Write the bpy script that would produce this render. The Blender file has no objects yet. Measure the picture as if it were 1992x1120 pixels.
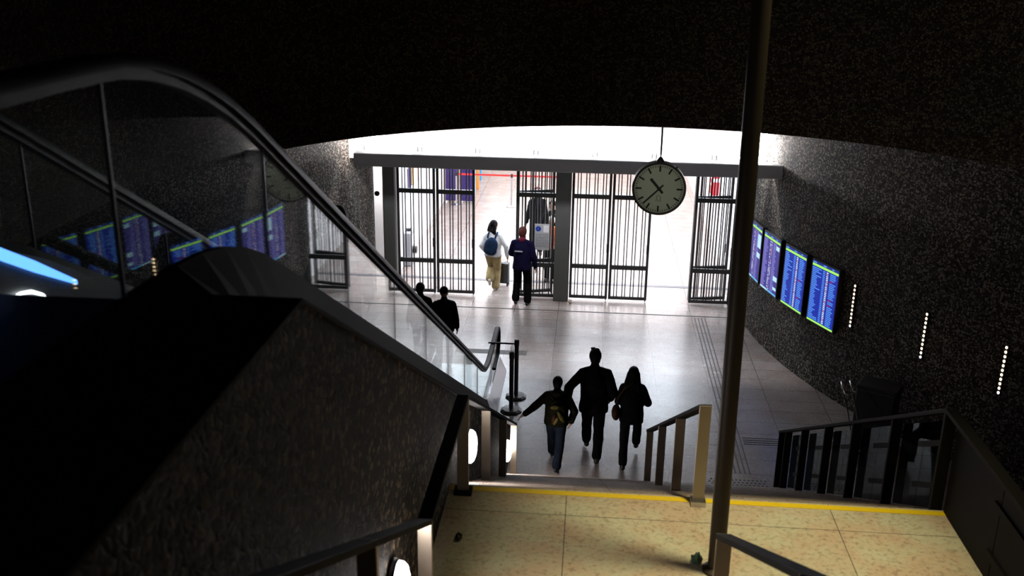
import bpy, bmesh, math, random
from mathutils import Vector, Matrix
random.seed(7)
R_ = math.radians
C = bpy.context.scene.collection
SC = bpy.context.scene

# ------------------------------------------------------------------ camera, world, exposure
cd = bpy.data.cameras.new('camera')
cam = bpy.data.objects.new('camera', cd); C.objects.link(cam)
PITCH, ROLL, YAW, EYE = R_(18.66), R_(.84), R_(4.43), 7.5
fw = Vector((-math.sin(YAW)*math.cos(PITCH), math.cos(YAW)*math.cos(PITCH), -math.sin(PITCH)))
rt0 = Vector((math.cos(YAW), math.sin(YAW), 0)); up0 = rt0.cross(fw)
rt = rt0*math.cos(ROLL)+up0*math.sin(ROLL); up = up0*math.cos(ROLL)-rt0*math.sin(ROLL)
cam.matrix_world = Matrix(((rt.x, up.x, -fw.x, 0), (rt.y, up.y, -fw.y, 0), (rt.z, up.z, -fw.z, EYE), (0, 0, 0, 1)))
cd.sensor_width = 36; cd.lens = 36*1937/1992; cd.clip_start = .05; cd.clip_end = 200
cd.dof.use_dof = True; cd.dof.focus_distance = 19.0; cd.dof.aperture_fstop = 2.6
SC.camera = cam

w = bpy.data.worlds.new('world'); SC.world = w; w.use_nodes = True
w.node_tree.nodes['Background'].inputs[0].default_value = (.5, .55, .6, 1)
w.node_tree.nodes['Background'].inputs[1].default_value = .002
SC.view_settings.view_transform = 'Standard'; SC.view_settings.look = 'None'
SC.view_settings.exposure = 0.0; SC.view_settings.gamma = 1.0
SC.view_settings.use_curve_mapping = False
SC.cycles.max_bounces = 8; SC.cycles.diffuse_bounces = 4; SC.cycles.glossy_bounces = 5
SC.cycles.transparent_max_bounces = 16; SC.cycles.sample_clamp_indirect = 6
SC.cycles.caustics_reflective = False; SC.cycles.caustics_refractive = False

def area(name, loc, size, power, col=(1, 1, 1), rot=(0, 0, 0)):
    l = bpy.data.lights.new(name, 'AREA'); l.shape = 'RECTANGLE'; l.size, l.size_y = size
    l.energy = power; l.color = col
    o = bpy.data.objects.new(name, l); C.objects.link(o); o.location = loc; o.rotation_euler = rot
    return o
def spot(name, loc, target, power, angle, blend, col, rad=.12):
    l = bpy.data.lights.new(name, 'SPOT'); l.energy = power; l.spot_size = R_(angle); l.spot_blend = blend
    l.color = col; l.shadow_soft_size = rad
    o = bpy.data.objects.new(name, l); C.objects.link(o); o.location = loc
    o.rotation_euler = (Vector(target)-Vector(loc)).to_track_quat('-Z', 'Y').to_euler()
    return o
# the corridor's ceiling lights behind the gates
area('corridor_ceiling_light', (-.6, 24.4, 3.40), (7.6, 5.2), 1020, (.78, .88, 1))
area('corridor_ceiling_light', (-.6, 31.5, 3.40), (7.4, 6.0), 640, (1, .955, .98))
area('corridor_ceiling_light', (-.6, 39.0, 3.40), (7.4, 7.0), 700, (1, .955, .98))
# added fill light, hidden behind the left gate column, brightening the passage slit
area('passage_fill', (-4.95, 22.6, 2.9), (.4, .4), 40, (1, .96, .95))
# downlight over the landing, warm
spot('landing_downlight', (1.75, 6.25, 11.0), (1.35, 6.5, 3.17), 2300, 36, 1.0, (1, .90, .54), .25)
# fill lights added at both ends of the cove to brighten the side walls
for x_, a_ in ((3.15, -62), (-4.35, 62)):
    area('cove_end_fill', (x_, 19.55, 3.95), (.5, .25), 55, (1, .98, .97), (R_(118), 0, R_(a_)))
# added unseen fills: a spot for the clock face, weak light on the bulkhead
spot('clock_fill_spot', (-1.6, -.5, 10.4), (.915, 12.95, 4.585), 820, 3.6, .8, (.93, 1, .85), .1)
area('bulkhead_fill', (.6, -3.2, 9.2), (5, 2.5), 5.0, (1, .90, .72), (R_(90), 0, 0))

# ------------------------------------------------------------------ materials
def mat(name, col=(.5, .5, .5), rough=.5, metal=0.0, emis=None, es=0.0, spec=.5):
    m = bpy.data.materials.new(name); m.use_nodes = True
    b = m.node_tree.nodes['Principled BSDF']
    b.inputs['Base Color'].default_value = (*col, 1); b.inputs['Roughness'].default_value = rough
    b.inputs['Metallic'].default_value = metal; b.inputs['Specular IOR Level'].default_value = spec
    if emis: b.inputs['Emission Color'].default_value = (*emis, 1); b.inputs['Emission Strength'].default_value = es
    return m
def N(m, t, **kw):
    n = m.node_tree.nodes.new(t)
    for k, v in kw.items():
        if k in n.inputs: n.inputs[k].default_value = v
        else: setattr(n, k, v)
    return n
def L(m, a, ao, b, bi): m.node_tree.links.new(a.outputs[ao], b.inputs[bi])
def ramp(m, stops, interp='LINEAR'):
    r = N(m, 'ShaderNodeValToRGB'); r.color_ramp.interpolation = interp
    els = r.color_ramp.elements
    while len(els) < len(stops): els.new(.5)
    for e, (p, c) in zip(els, stops): e.position = p; e.color = (*c, 1)
    return r
def cloth(name, col, rough=.85, var=.25, scale=14, bump=.3):
    m = mat(name, col, rough, spec=.05); b = m.node_tree.nodes['Principled BSDF']
    tc = N(m, 'ShaderNodeTexCoord'); no = N(m, 'ShaderNodeTexNoise', Scale=scale, Detail=4.0)
    L(m, tc, 'Object', no, 'Vector')
    r = ramp(m, [(.3, tuple(c*(1-var) for c in col)), (.7, tuple(min(1, c*(1+var)) for c in col))])
    L(m, no, 'Fac', r, 'Fac'); L(m, r, 'Color', b, 'Base Color')
    bu = N(m, 'ShaderNodeBump', Strength=bump, Distance=.02); L(m, no, 'Fac', bu, 'Height'); L(m, bu, 'Normal', b, 'Normal')
    return m
def pebble(name, scale=24, dark=(.012, .010, .007), mid=(.072, .057, .038), light=(.27, .22, .15), stretch=1.1, rough=.75, spec=.12):
    m = mat(name, mid, rough, spec=spec); b = m.node_tree.nodes['Principled BSDF']
    tc = N(m, 'ShaderNodeTexCoord'); mp = N(m, 'ShaderNodeMapping'); mp.inputs['Scale'].default_value = (1, 1, stretch)
    L(m, tc, 'Object', mp, 'Vector')
    v = N(m, 'ShaderNodeTexVoronoi', Scale=scale); L(m, mp, 'Vector', v, 'Vector')
    e = N(m, 'ShaderNodeTexVoronoi', Scale=scale, feature='DISTANCE_TO_EDGE'); L(m, mp, 'Vector', e, 'Vector')
    sp = N(m, 'ShaderNodeSeparateColor'); L(m, v, 'Color', sp, 'Color')
    r = ramp(m, [(0, dark), (.45, tuple(c*.5 for c in mid)), (.62, mid), (.8, tuple((a+b_)/2 for a, b_ in zip(mid, light))), (1, light)])
    L(m, sp, 'Red', r, 'Fac')
    big = N(m, 'ShaderNodeTexNoise', Scale=.9, Detail=3.0); L(m, tc, 'Object', big, 'Vector')
    br = ramp(m, [(.35, (.8, .86, .86)), (.65, (1.08, .96, .92))]); L(m, big, 'Fac', br, 'Fac')
    mu = N(m, 'ShaderNodeMix', data_type='RGBA', blend_type='MULTIPLY'); mu.inputs[0].default_value = 1
    L(m, r, 'Color', mu, 6); L(m, br, 'Color', mu, 7)
    er = ramp(m, [(.0, (.03, .03, .03)), (.16, (1, 1, 1))]); L(m, e, 'Distance', er, 'Fac')
    m2 = N(m, 'ShaderNodeMix', data_type='RGBA', blend_type='MULTIPLY'); m2.inputs[0].default_value = 1
    L(m, mu, 2, m2, 6); L(m, er, 'Color', m2, 7); L(m, m2, 2, b, 'Base Color')
    bu = N(m, 'ShaderNodeBump', Strength=.5, Distance=.008); L(m, er, 'Color', bu, 'Height'); L(m, bu, 'Normal', b, 'Normal')
    return m
def stone(name, tw, th, ox, oy, c1, c2, c3, rough, joint=.004, spec=.5, yellow=None):
    m = mat(name, c1, rough, spec=spec); b = m.node_tree.nodes['Principled BSDF']
    tc = N(m, 'ShaderNodeTexCoord'); mp = N(m, 'ShaderNodeMapping'); mp.inputs['Location'].default_value = (-ox, -oy, 0)
    L(m, tc, 'Object', mp, 'Vector')
    br = N(m, 'ShaderNodeTexBrick', Scale=1.0); br.offset = 0; br.squash = 1
    br.inputs['Brick Width'].default_value = tw; br.inputs['Row Height'].default_value = th
    br.inputs['Mortar Size'].default_value = joint; br.inputs['Mortar Smooth'].default_value = 0
    br.inputs['Color1'].default_value = (*c1, 1); br.inputs['Color2'].default_value = (*c2, 1)
    br.inputs['Mortar'].default_value = (.05, .045, .04, 1)
    L(m, mp, 'Vector', br, 'Vector')
    n1 = N(m, 'ShaderNodeTexNoise', Scale=2.4, Detail=9.0, Roughness=.62); L(m, tc, 'Object', n1, 'Vector')
    n2 = N(m, 'ShaderNodeTexNoise', Scale=26, Detail=6.0, Roughness=.7); L(m, tc, 'Object', n2, 'Vector')
    r1 = ramp(m, [(.42, (1, 1, 1)), (.58, c3)]); L(m, n1, 'Fac', r1, 'Fac')
    r2 = ramp(m, [(.36, (.34, .27, .24)), (.47, (.86, .84, .82)), (.56, (1, 1, 1))]); L(m, n2, 'Fac', r2, 'Fac')
    a = N(m, 'ShaderNodeMix', data_type='RGBA', blend_type='MULTIPLY'); a.inputs[0].default_value = 1
    L(m, br, 'Color', a, 6); L(m, r1, 'Color', a, 7)
    a2 = N(m, 'ShaderNodeMix', data_type='RGBA', blend_type='MULTIPLY'); a2.inputs[0].default_value = .55
    L(m, a, 2, a2, 6); L(m, r2, 'Color', a2, 7); L(m, a2, 2, b, 'Base Color')
    n3 = N(m, 'ShaderNodeTexNoise', Scale=2.3, Detail=6.0, Roughness=.6); L(m, tc, 'Object', n3, 'Vector')
    mr = N(m, 'ShaderNodeMapRange'); mr.inputs['To Min'].default_value = rough*.8; mr.inputs['To Max'].default_value = rough*1.25
    L(m, n3, 'Fac', mr, 'Value'); L(m, mr, 'Result', b, 'Roughness')
    return m
def glass(name, tint=(.93, .97, .95), dust=.05, refl=1.0):
    m = bpy.data.materials.new(name); m.use_nodes = True; nt = m.node_tree; nt.nodes.clear()
    out = N(m, 'ShaderNodeOutputMaterial'); geo = N(m, 'ShaderNodeNewGeometry')
    ior = N(m, 'ShaderNodeMix', data_type='FLOAT'); ior.inputs[2].default_value = 1.46; ior.inputs[3].default_value = 1/1.46
    L(m, geo, 'Backfacing', ior, 0)
    fr = N(m, 'ShaderNodeFresnel'); L(m, ior, 0, fr, 'IOR')
    tr = N(m, 'ShaderNodeBsdfTransparent'); tr.inputs[0].default_value = (*tint, 1)
    gl = N(m, 'ShaderNodeBsdfGlossy'); gl.inputs['Color'].default_value = (refl, refl, refl, 1); gl.inputs['Roughness'].default_value = .02
    di = N(m, 'ShaderNodeBsdfTranslucent'); di.inputs[0].default_value = (.7, .72, .74, 1)
    mx = N(m, 'ShaderNodeMixShader'); L(m, fr, 0, mx, 0); L(m, tr, 0, mx, 1); L(m, gl, 0, mx, 2)
    m2 = N(m, 'ShaderNodeMixShader'); m2.inputs[0].default_value = dust
    L(m, mx, 0, m2, 1); L(m, di, 0, m2, 2); L(m, m2, 0, out, 'Surface')
    return m
def emit(name, col, s): return mat(name, (.02, .02, .02), .6, emis=col, es=s)

M = {}
M['pebble'] = pebble('pebble_wall')
M['pebble_dark'] = pebble('pebble_bulkhead', 36, (.06, .054, .042), (.15, .135, .105), (.24, .22, .17), rough=.8, spec=.1)
M['pebble_fine'] = pebble('pebble_wall_hall', 34, dark=(.016, .0145, .013), mid=(.13, .117, .104), light=(.35, .32, .28), spec=.12)
M['floor'] = stone('hall_floor_stone', .968, .455, .395, .1, (.37, .325, .30), (.33, .285, .26), (.88, .82, .80), .25)
M['landing'] = stone('landing_stone', 2.17, 1.4, -.087, 7.07-1.4, (.54, .50, .36), (.50, .46, .34), (1, .82, .80), .5, .003)
M['step'] = stone('step_stone', 1.2, 5, .3, 0, (.42, .36, .31), (.40, .34, .29), (.85, .75, .7), .45, .003)
M['yellow'] = mat('yellow_edge_paint', (.80, .55, .005), .5)
M['white_wall'] = mat('white_plaster', (.82, .80, .80), .7)
M['ceil'] = mat('grey_ceiling', (.16, .16, .16), .8)
M['dark'] = mat('dark_concrete', (.03, .028, .025), .8)
M['steel_dark'] = mat('dark_painted_steel', (.045, .045, .043), .45, .4)
M['column'] = mat('grey_painted_steel', (.085, .088, .082), .5, .2)
M['beam'] = mat('grey_beam_paint', (.70, .70, .71), .55)
M['bronze'] = mat('brushed_bronze_steel', (.30, .26, .21), .38, .9)
M['rail_dark'] = mat('dark_handrail_steel', (.009, .008, .0075), .7, .1, spec=.08)
M['pole'] = mat('bronze_pole', (.035, .026, .018), .5, .3, spec=.3)
M['rubber'] = mat('black_rubber', (.004, .004, .0045), .5, spec=.09)
M['guide'] = mat('dark_guide_metal', (.02, .02, .021), .5, .3, spec=.2)
M['alu'] = mat('brushed_aluminium', (.55, .55, .57), .3, 1)
M['deck'] = mat('escalator_deck_metal', (.020, .015, .012), .75, .1, spec=.06)
M['skirt'] = mat('skirt_metal', (.10, .10, .10), .5, .7)
M['glass'] = glass('balustrade_glass')
M['glass_dark'] = glass('stair_glass', (.30, .34, .32), .0, .35)
M['black'] = mat('black_plastic', (.01, .01, .011), .4)
M['chrome'] = mat('chrome', (.7, .7, .72), .15, 1)
M['tube'] = emit('fluorescent_tube', (.95, .96, 1), 130)
M['lamp'] = emit('lamp_dome', (1, .93, .90), 40)
M['led'] = emit('led_warm', (1, .72, .42), 6)
M['led_w'] = emit('led_white', (.9, .9, 1), 6)
M['blue_glow'] = emit('blue_glow', (.10, .30, 1), 3.2)
M['brown'] = mat('brown_door_post', (.33, .22, .15), .5)
M['groove'] = mat('dark_tactile', (.03, .03, .03), .6)
M['seam'] = mat('metal_floor_seam', (.10, .10, .11), .4, .3)
M['clock_face'] = mat('clock_face', (.62, .66, .54), .6, spec=.2)
M['red'] = mat('red_paint', (.62, .02, .03), .4)
M['redbelt'] = mat('red_belt', (.75, .02, .02), .6)
M['white'] = mat('white_paint', (.85, .85, .86), .5)
M['paper'] = mat('crumpled_paper', (.55, .45, .35), .8)
M['purple'] = mat('indigo_panel', (.022, .009, .10), .35)
M['cyan'] = mat('cyan_panel', (.05, .35, .75), .4)
M['pale_blue'] = mat('pale_blue_panel', (.45, .72, .80), .4)
M['yellow_p'] = mat('yellow_poster', (.8, .6, .1), .5)
M['orange_p'] = mat('orange_poster', (.8, .3, .05), .5)
M['grey'] = mat('grey_machine', (.30, .30, .31), .5)

# ------------------------------------------------------------------ helpers
def tag(o, label=None, cat=None, group=None, kind=None):
    if label: o['label'] = label
    if cat: o['category'] = cat
    if group: o['group'] = group
    if kind: o['kind'] = kind
    return o
def empty(name, loc=(0, 0, 0), rz=0, label=None, cat=None, group=None):
    o = bpy.data.objects.new(name, None); C.objects.link(o); o.location = loc; o.rotation_euler = (0, 0, rz)
    o.empty_display_size = .1
    return tag(o, label, cat, group)
class MB:
    def __init__(s): s.bm = bmesh.new()
    def box(s, a, b, mtx=None):
        vs = [s.bm.verts.new((x, y, z)) for x in (a[0], b[0]) for y in (a[1], b[1]) for z in (a[2], b[2])]
        for f in ((0, 1, 3, 2), (4, 6, 7, 5), (0, 4, 5, 1), (2, 3, 7, 6), (0, 2, 6, 4), (1, 5, 7, 3)): s.bm.faces.new([vs[i] for i in f])
        if mtx:
            for v in vs: v.co = mtx @ v.co
        return s
    def bar(s, p, q, wd, th, upv=(0, 0, 1)):
        p, q = Vector(p), Vector(q); d = (q-p).normalized(); u = Vector(upv)
        sd = d.cross(u).normalized(); u = sd.cross(d).normalized()
        vs = [s.bm.verts.new(c + sd*a*wd/2 + u*b*th/2) for c in (p, q) for a, b in ((-1, -1), (1, -1), (1, 1), (-1, 1))]
        for f in ((3, 2, 1, 0), (4, 5, 6, 7), (0, 1, 5, 4), (1, 2, 6, 5), (2, 3, 7, 6), (3, 0, 4, 7)): s.bm.faces.new([vs[i] for i in f])
        return s
    def poly(s, pts):
        s.bm.faces.new([s.bm.verts.new(p) for p in pts]); return s
    def prism(s, pts, vec):
        v = Vector(vec); a = [s.bm.verts.new(p) for p in pts]; b = [s.bm.verts.new(Vector(p)+v) for p in pts]; n = len(a)
        s.bm.faces.new(a); s.bm.faces.new(b[::-1])
        for i in range(n): s.bm.faces.new((a[i], b[i], b[(i+1) % n], a[(i+1) % n]))
        return s
    def rings(s, rings, caps=True, closed=False):
        R = [[s.bm.verts.new(p) for p in r] for r in rings]; n = len(R[0])
        for k in range(len(R)-1+(1 if closed else 0)):
            A, B = R[k], R[(k+1) % len(R)]
            for i in range(n): s.bm.faces.new((A[i], A[(i+1) % n], B[(i+1) % n], B[i]))
        if caps and not closed: s.bm.faces.new(R[0][::-1]); s.bm.faces.new(R[-1])
        return s
    def tube(s, path, r, n=10, prof=None):
        path = [Vector(p) for p in path]; rg = []
        for i, p in enumerate(path):
            a = path[max(0, i-1)]; b = path[min(len(path)-1, i+1)]; d = (b-a).normalized()
            sd = d.cross(Vector((0, 0, 1)))
            sd = sd.normalized() if sd.length > 1e-4 else Vector((1, 0, 0))
            if prof and i and sd.dot(last) < 0: sd = -sd
            last = sd; u = sd.cross(d)
            rr = r[i] if isinstance(r, (list, tuple)) else r
            if prof: rg.append([p+sd*x+u*y for x, y in prof])
            else: rg.append([p+sd*rr*math.cos(2*math.pi*k/n)+u*rr*math.sin(2*math.pi*k/n) for k in range(n)])
        return s.rings(rg)
    def lathe(s, prof, o=(0, 0, 0), ax=(0, 0, 1), n=24, closed=False):
        ax = Vector(ax).normalized(); t = Vector((1, 0, 0)) if abs(ax.x) < .9 else Vector((0, 1, 0))
        u = ax.cross(t).normalized(); v = ax.cross(u); o = Vector(o)
        return s.rings([[o+ax*h+(u*math.cos(2*math.pi*k/n)+v*math.sin(2*math.pi*k/n))*max(r, 1e-4) for k in range(n)] for r, h in prof], closed=closed)
    def cyl(s, p, q, r, n=14):
        p, q = Vector(p), Vector(q); return s.lathe([(r, 0), (r, (q-p).length)], p, q-p, n)
    def sph(s, c, r, n=14, mtx=None):
        r = r if isinstance(r, (tuple, list)) else (r, r, r)
        mm = Matrix.Translation(Vector(c)) @ (mtx or Matrix()) @ Matrix.Diagonal((*r, 1))
        bmesh.ops.create_uvsphere(s.bm, u_segments=n, v_segments=max(6, n*2//3), radius=1, matrix=mm); return s
    def cap(s, p, r1, q, r2, n=12):
        p, q = Vector(p), Vector(q); s.sph(p, r1, n); s.sph(q, r2, n)
        if (q-p).length > 1e-4: s.lathe([(r1, 0), (r2, (q-p).length)], p, q-p, n)
        return s
    def build(s, name, m=None, parent=None, smooth=False, bevel=0, mods=None):
        bmesh.ops.recalc_face_normals(s.bm, faces=s.bm.faces)
        if smooth:
            for f in s.bm.faces: f.smooth = True
        me = bpy.data.meshes.new(name); s.bm.to_mesh(me); s.bm.free()
        if m:
            for k in (m if isinstance(m, list) else [m]): me.materials.append(k)
        o = bpy.data.objects.new(name, me); C.objects.link(o)
        if parent: o.parent = parent
        if bevel:
            b = o.modifiers.new('bevel', 'BEVEL'); b.width = bevel; b.segments = 2; b.limit_method = 'ANGLE'
        if smooth and not mods:
            for p in me.polygons: p.use_smooth = True
            es = o.modifiers.new('es', 'EDGE_SPLIT'); es.split_angle = R_(42)
        return o
def copy_tree(o, parent=None):
    c = o.copy(); C.objects.link(c)
    if parent: c.parent = parent
    for ch in list(o.children): copy_tree(ch, c)
    return c
def struct(o): o['kind'] = 'structure'; return o

# ------------------------------------------------------------------ the setting
struct(MB().poly([(-11, -4, 0), (11, -4, 0), (11, 50, 0), (-11, 50, 0)]).build('floor', M['floor']))
RW, CRX, CLX, CY = 11.1, 14.45, -15.9, 21.5
def arcwall(cx, sgn):
    pts = [(cx-sgn*RW*math.cos(a), CY-RW*math.sin(a)) for a in [R_(64*i/48) for i in range(49)]]
    pts.append((pts[-1][0]+sgn*.6, -4)); return pts
for nm, cx, sg in (('wall_right', CRX, 1), ('wall_left', CLX, -1)):
    P = arcwall(cx, sg); b = MB(); g = [(p[0]+sg*.3, p[1]) for p in P]
    b.rings([[(*p, 0), (*p, 5.5), (*q, 5.5), (*q, 0)] for p, q in zip(P, g)])
    o = struct(b.build(nm, M['pebble_fine'], smooth=True))
# bulkhead: the round well of the stairs
WX, WY, WR, SOF = .6, 8.1, 4.73, 5.4
wp = [(WX-WR, -4)] + [(WX-WR*math.cos(a), WY+WR*math.sin(a)) for a in [math.pi*i/72 for i in range(73)]] + [(WX+WR, -4)]
b = MB(); b.rings([[(x, y, SOF), (x, y, 11.2), (WX+(x-WX)*1.06, y if y < 0 else WY+(y-WY)*1.06, 11.2), (WX+(x-WX)*1.06, y if y < 0 else WY+(y-WY)*1.06, SOF)] for x, y in wp])
struct(b.build('wall_bulkhead', M['pebble_dark'], smooth=True))
b = MB()
def outer(x, y):
    dx, dy = x-WX, y-WY; k = 1e9
    if abs(dx) > 1e-6: k = min(k, 10/abs(dx))
    if dy > 1e-6: k = min(k, 11.75/dy)
    return (WX+dx*k, WY+dy*k)
cp = [(x, y) for x, y in wp[1:-1]]
for p, q in zip(cp, cp[1:]):
    a, c = outer(*p), outer(*q)
    p2 = (WX+(p[0]-WX)*1.05, WY+(p[1]-WY)*1.05); q2 = (WX+(q[0]-WX)*1.05, WY+(q[1]-WY)*1.05)
    b.poly([(*p2, SOF+.06), (*a, SOF+.06), (*c, SOF+.06), (*q2, SOF+.06)])
for x0, x1 in ((-10, WX-WR*1.05), (WX+WR*1.05, 11)):
    b.poly([(x0, -4, SOF+.06), (x1, -4, SOF+.06), (x1, WY, SOF+.06), (x0, WY, SOF+.06)])
struct(b.build('ceiling', M['ceil']))
struct(MB().box((-4.5, -4, 11.2), (6, 14, 11.4)).build('ceiling_upper', M['dark']))
struct(MB().box((-11, -4.3, 0), (11, -4, 11.4)).build('wall_back', M['dark']))
# header over the gates, beam and corridor shell
struct(MB().box((-6.2, 19.85, 3.45), (5.0, 20.05, 5.46)).build('wall_header', M['white_wall']))
struct(MB().box((-4.62, 18.95, 3.47), (3.71, 19.3, 3.73)).build('beam', M['beam'], bevel=.02))
struct(MB().box((-6.2, 20.05, 3.45), (5.0, 48, 3.6)).build('ceiling_corridor', M['white_wall']))
struct(MB().box((3.45, 21.5, 0), (3.7, 48, 3.45)).build('wall_corridor_right', M['white_wall']))
struct(MB().box((-4.75, 23.3, 0), (-4.55, 30.6, 3.45)).build('wall_corridor_left', M['white_wall']))
struct(MB().box((-9, 46, 0), (4, 46.3, 3.45)).build('wall_corridor_end', M['white_wall']))
struct(MB().box((-9.2, 30.4, 0), (-9, 46, 3.45)).build('wall_corridor_far', M['white_wall']))
struct(MB().box((-6.2, 23.1, 0), (-4.55, 23.3, 3.45)).build('wall_passage', M['white_wall']))
struct(MB().box((-4.66, 21.75, 0), (-4.56, 21.95, 3.45)).build('trim_1', M['brown']))
for nm, x0, x1 in (('column_1', -4.55, -4.30), ('column_2', -.72, -.38), ('column_3', 3.23, 3.46)):
    struct(MB().box((x0, 21.32, 0), (x1, 21.6, 3.45)).build(nm, M['column'], bevel=.015))
struct(MB().box((-6, 22.62, .002), (3.45, 22.76, .006)).build('trim_2', M['seam']))
struct(MB().box((-6, 20.68, .002), (3.6, 20.72, .005)).build('trim_3', M['groove']))

# ------------------------------------------------------------------ stairs
LZ, LY0, LY1, SX0, SX1 = 3.17, 5.42, 7.48, -1.08, 3.06
NS = 19; RI = LZ/NS; TR = .3115
pts = [(SX0, LY0, LZ), (SX0, LY1, LZ)]; y, z = LY1, LZ
for k in range(NS):
    z -= RI; pts.append((SX0, y, max(z, 0)))
    if k < NS-1: y += TR; pts.append((SX0, y, z))
pts += [(SX0, y-.5, 0), (SX0, LY1+.3, LZ-.4), (SX0, LY0, LZ-.4)]
struct(MB().prism(pts, (SX1-SX0, 0, 0)).build('stair_floor', M['step']))
struct(MB().box((SX0, LY0+.01, LZ), (SX1, LY1-.012, LZ+.012)).build('landing_floor', M['landing']))
struct(MB().box((SX0, LY1-.10, LZ+.012), (SX1, LY1-.035, LZ+.016)).build('trim_4', M['yellow']))
NU = 18; pts = [(SX0, LY0, LZ)]; y, z = LY0, LZ
for k in range(NU):
    z += RI; pts.append((SX0, y, z)); y -= TR; pts.append((SX0, y, z))
TOPZ, TOPY = z, y
pts += [(SX0, -4, z), (SX0, -4, z-.4), (SX0, y, z-.4), (SX0, LY0, LZ-.4)]
struct(MB().prism(pts, (SX1-SX0, 0, 0)).build('stair_floor_upper', M['step']))

# pebble wall between stairs and escalator
EX, EXF = -1.57, -2.78           # glass planes of the two balustrades
WLX = -1.42
YC = 3.5
def zw(Y): return 6.22 if Y <= YC else max(0.0, 6.22-.548*(Y-YC))
def zt(Y):                        # foot of the glass
    if Y < 3.35: return 6.34
    if Y > 15.6: return .30
    zz = 6.29-.5405*(Y-4.13)
    if Y < 4.6:
        t = (Y-3.35)/(4.6-3.35); z1 = 6.29-.5405*(4.6-4.13)
        h = 1.25; a = 6.34; m0, m1 = 0, -.5405
        return (2*t**3-3*t*t+1)*a+(t**3-2*t*t+t)*h*m0+(-2*t**3+3*t*t)*z1+(t**3-t*t)*h*m1
    if Y > 14.6:
        t = (Y-14.6)/1.0; z0 = 6.29-.5405*(14.6-4.13); h = 1.0
        return (2*t**3-3*t*t+1)*z0+(t**3-2*t*t+t)*h*-.5405+(-2*t**3+3*t*t)*.30
    return zz
def zh(Y):                        # handrail centre
    top, low, y0, z0, s = 7.148, .98, 4.57, 6.67, -.548
    if Y < 3.05: return top
    if Y > 15.7: return low
    if Y < 4.57:
        t = (Y-3.05)/(4.57-3.05); h = 4.57-3.05
        return (2*t**3-3*t*t+1)*top+(-2*t**3+3*t*t)*z0+(t**3-t*t)*h*s
    z1 = z0+s*(14.5-y0)
    if Y > 14.5:
        t = (Y-14.5)/1.2; h = 1.2
        return (2*t**3-3*t*t+1)*z1+(t**3-2*t*t+t)*h*s+(-2*t**3+3*t*t)*low
    return z0+s*(Y-y0)
ye = YC+6.22/.548
struct(MB().prism([(WLX, -4, 0), (WLX, -4, 6.22), (WLX, YC, 6.22), (WLX, ye, 0)], (SX0-WLX, 0, 0)).build('wall_stair', M['pebble']))
ang = math.atan(.548)
b = MB(); b.box((WLX-.01, -4, 6.222), (SX0+.012, YC+.004, 6.24))
b.prism([(WLX-.01, YC, 6.24), (WLX-.01, ye+.03, .02), (WLX-.01, ye, .0), (WLX-.01, YC, 6.222)], (SX0+.022-WLX, 0, 0))
struct(b.build('trim_5', M['deck']))

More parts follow.
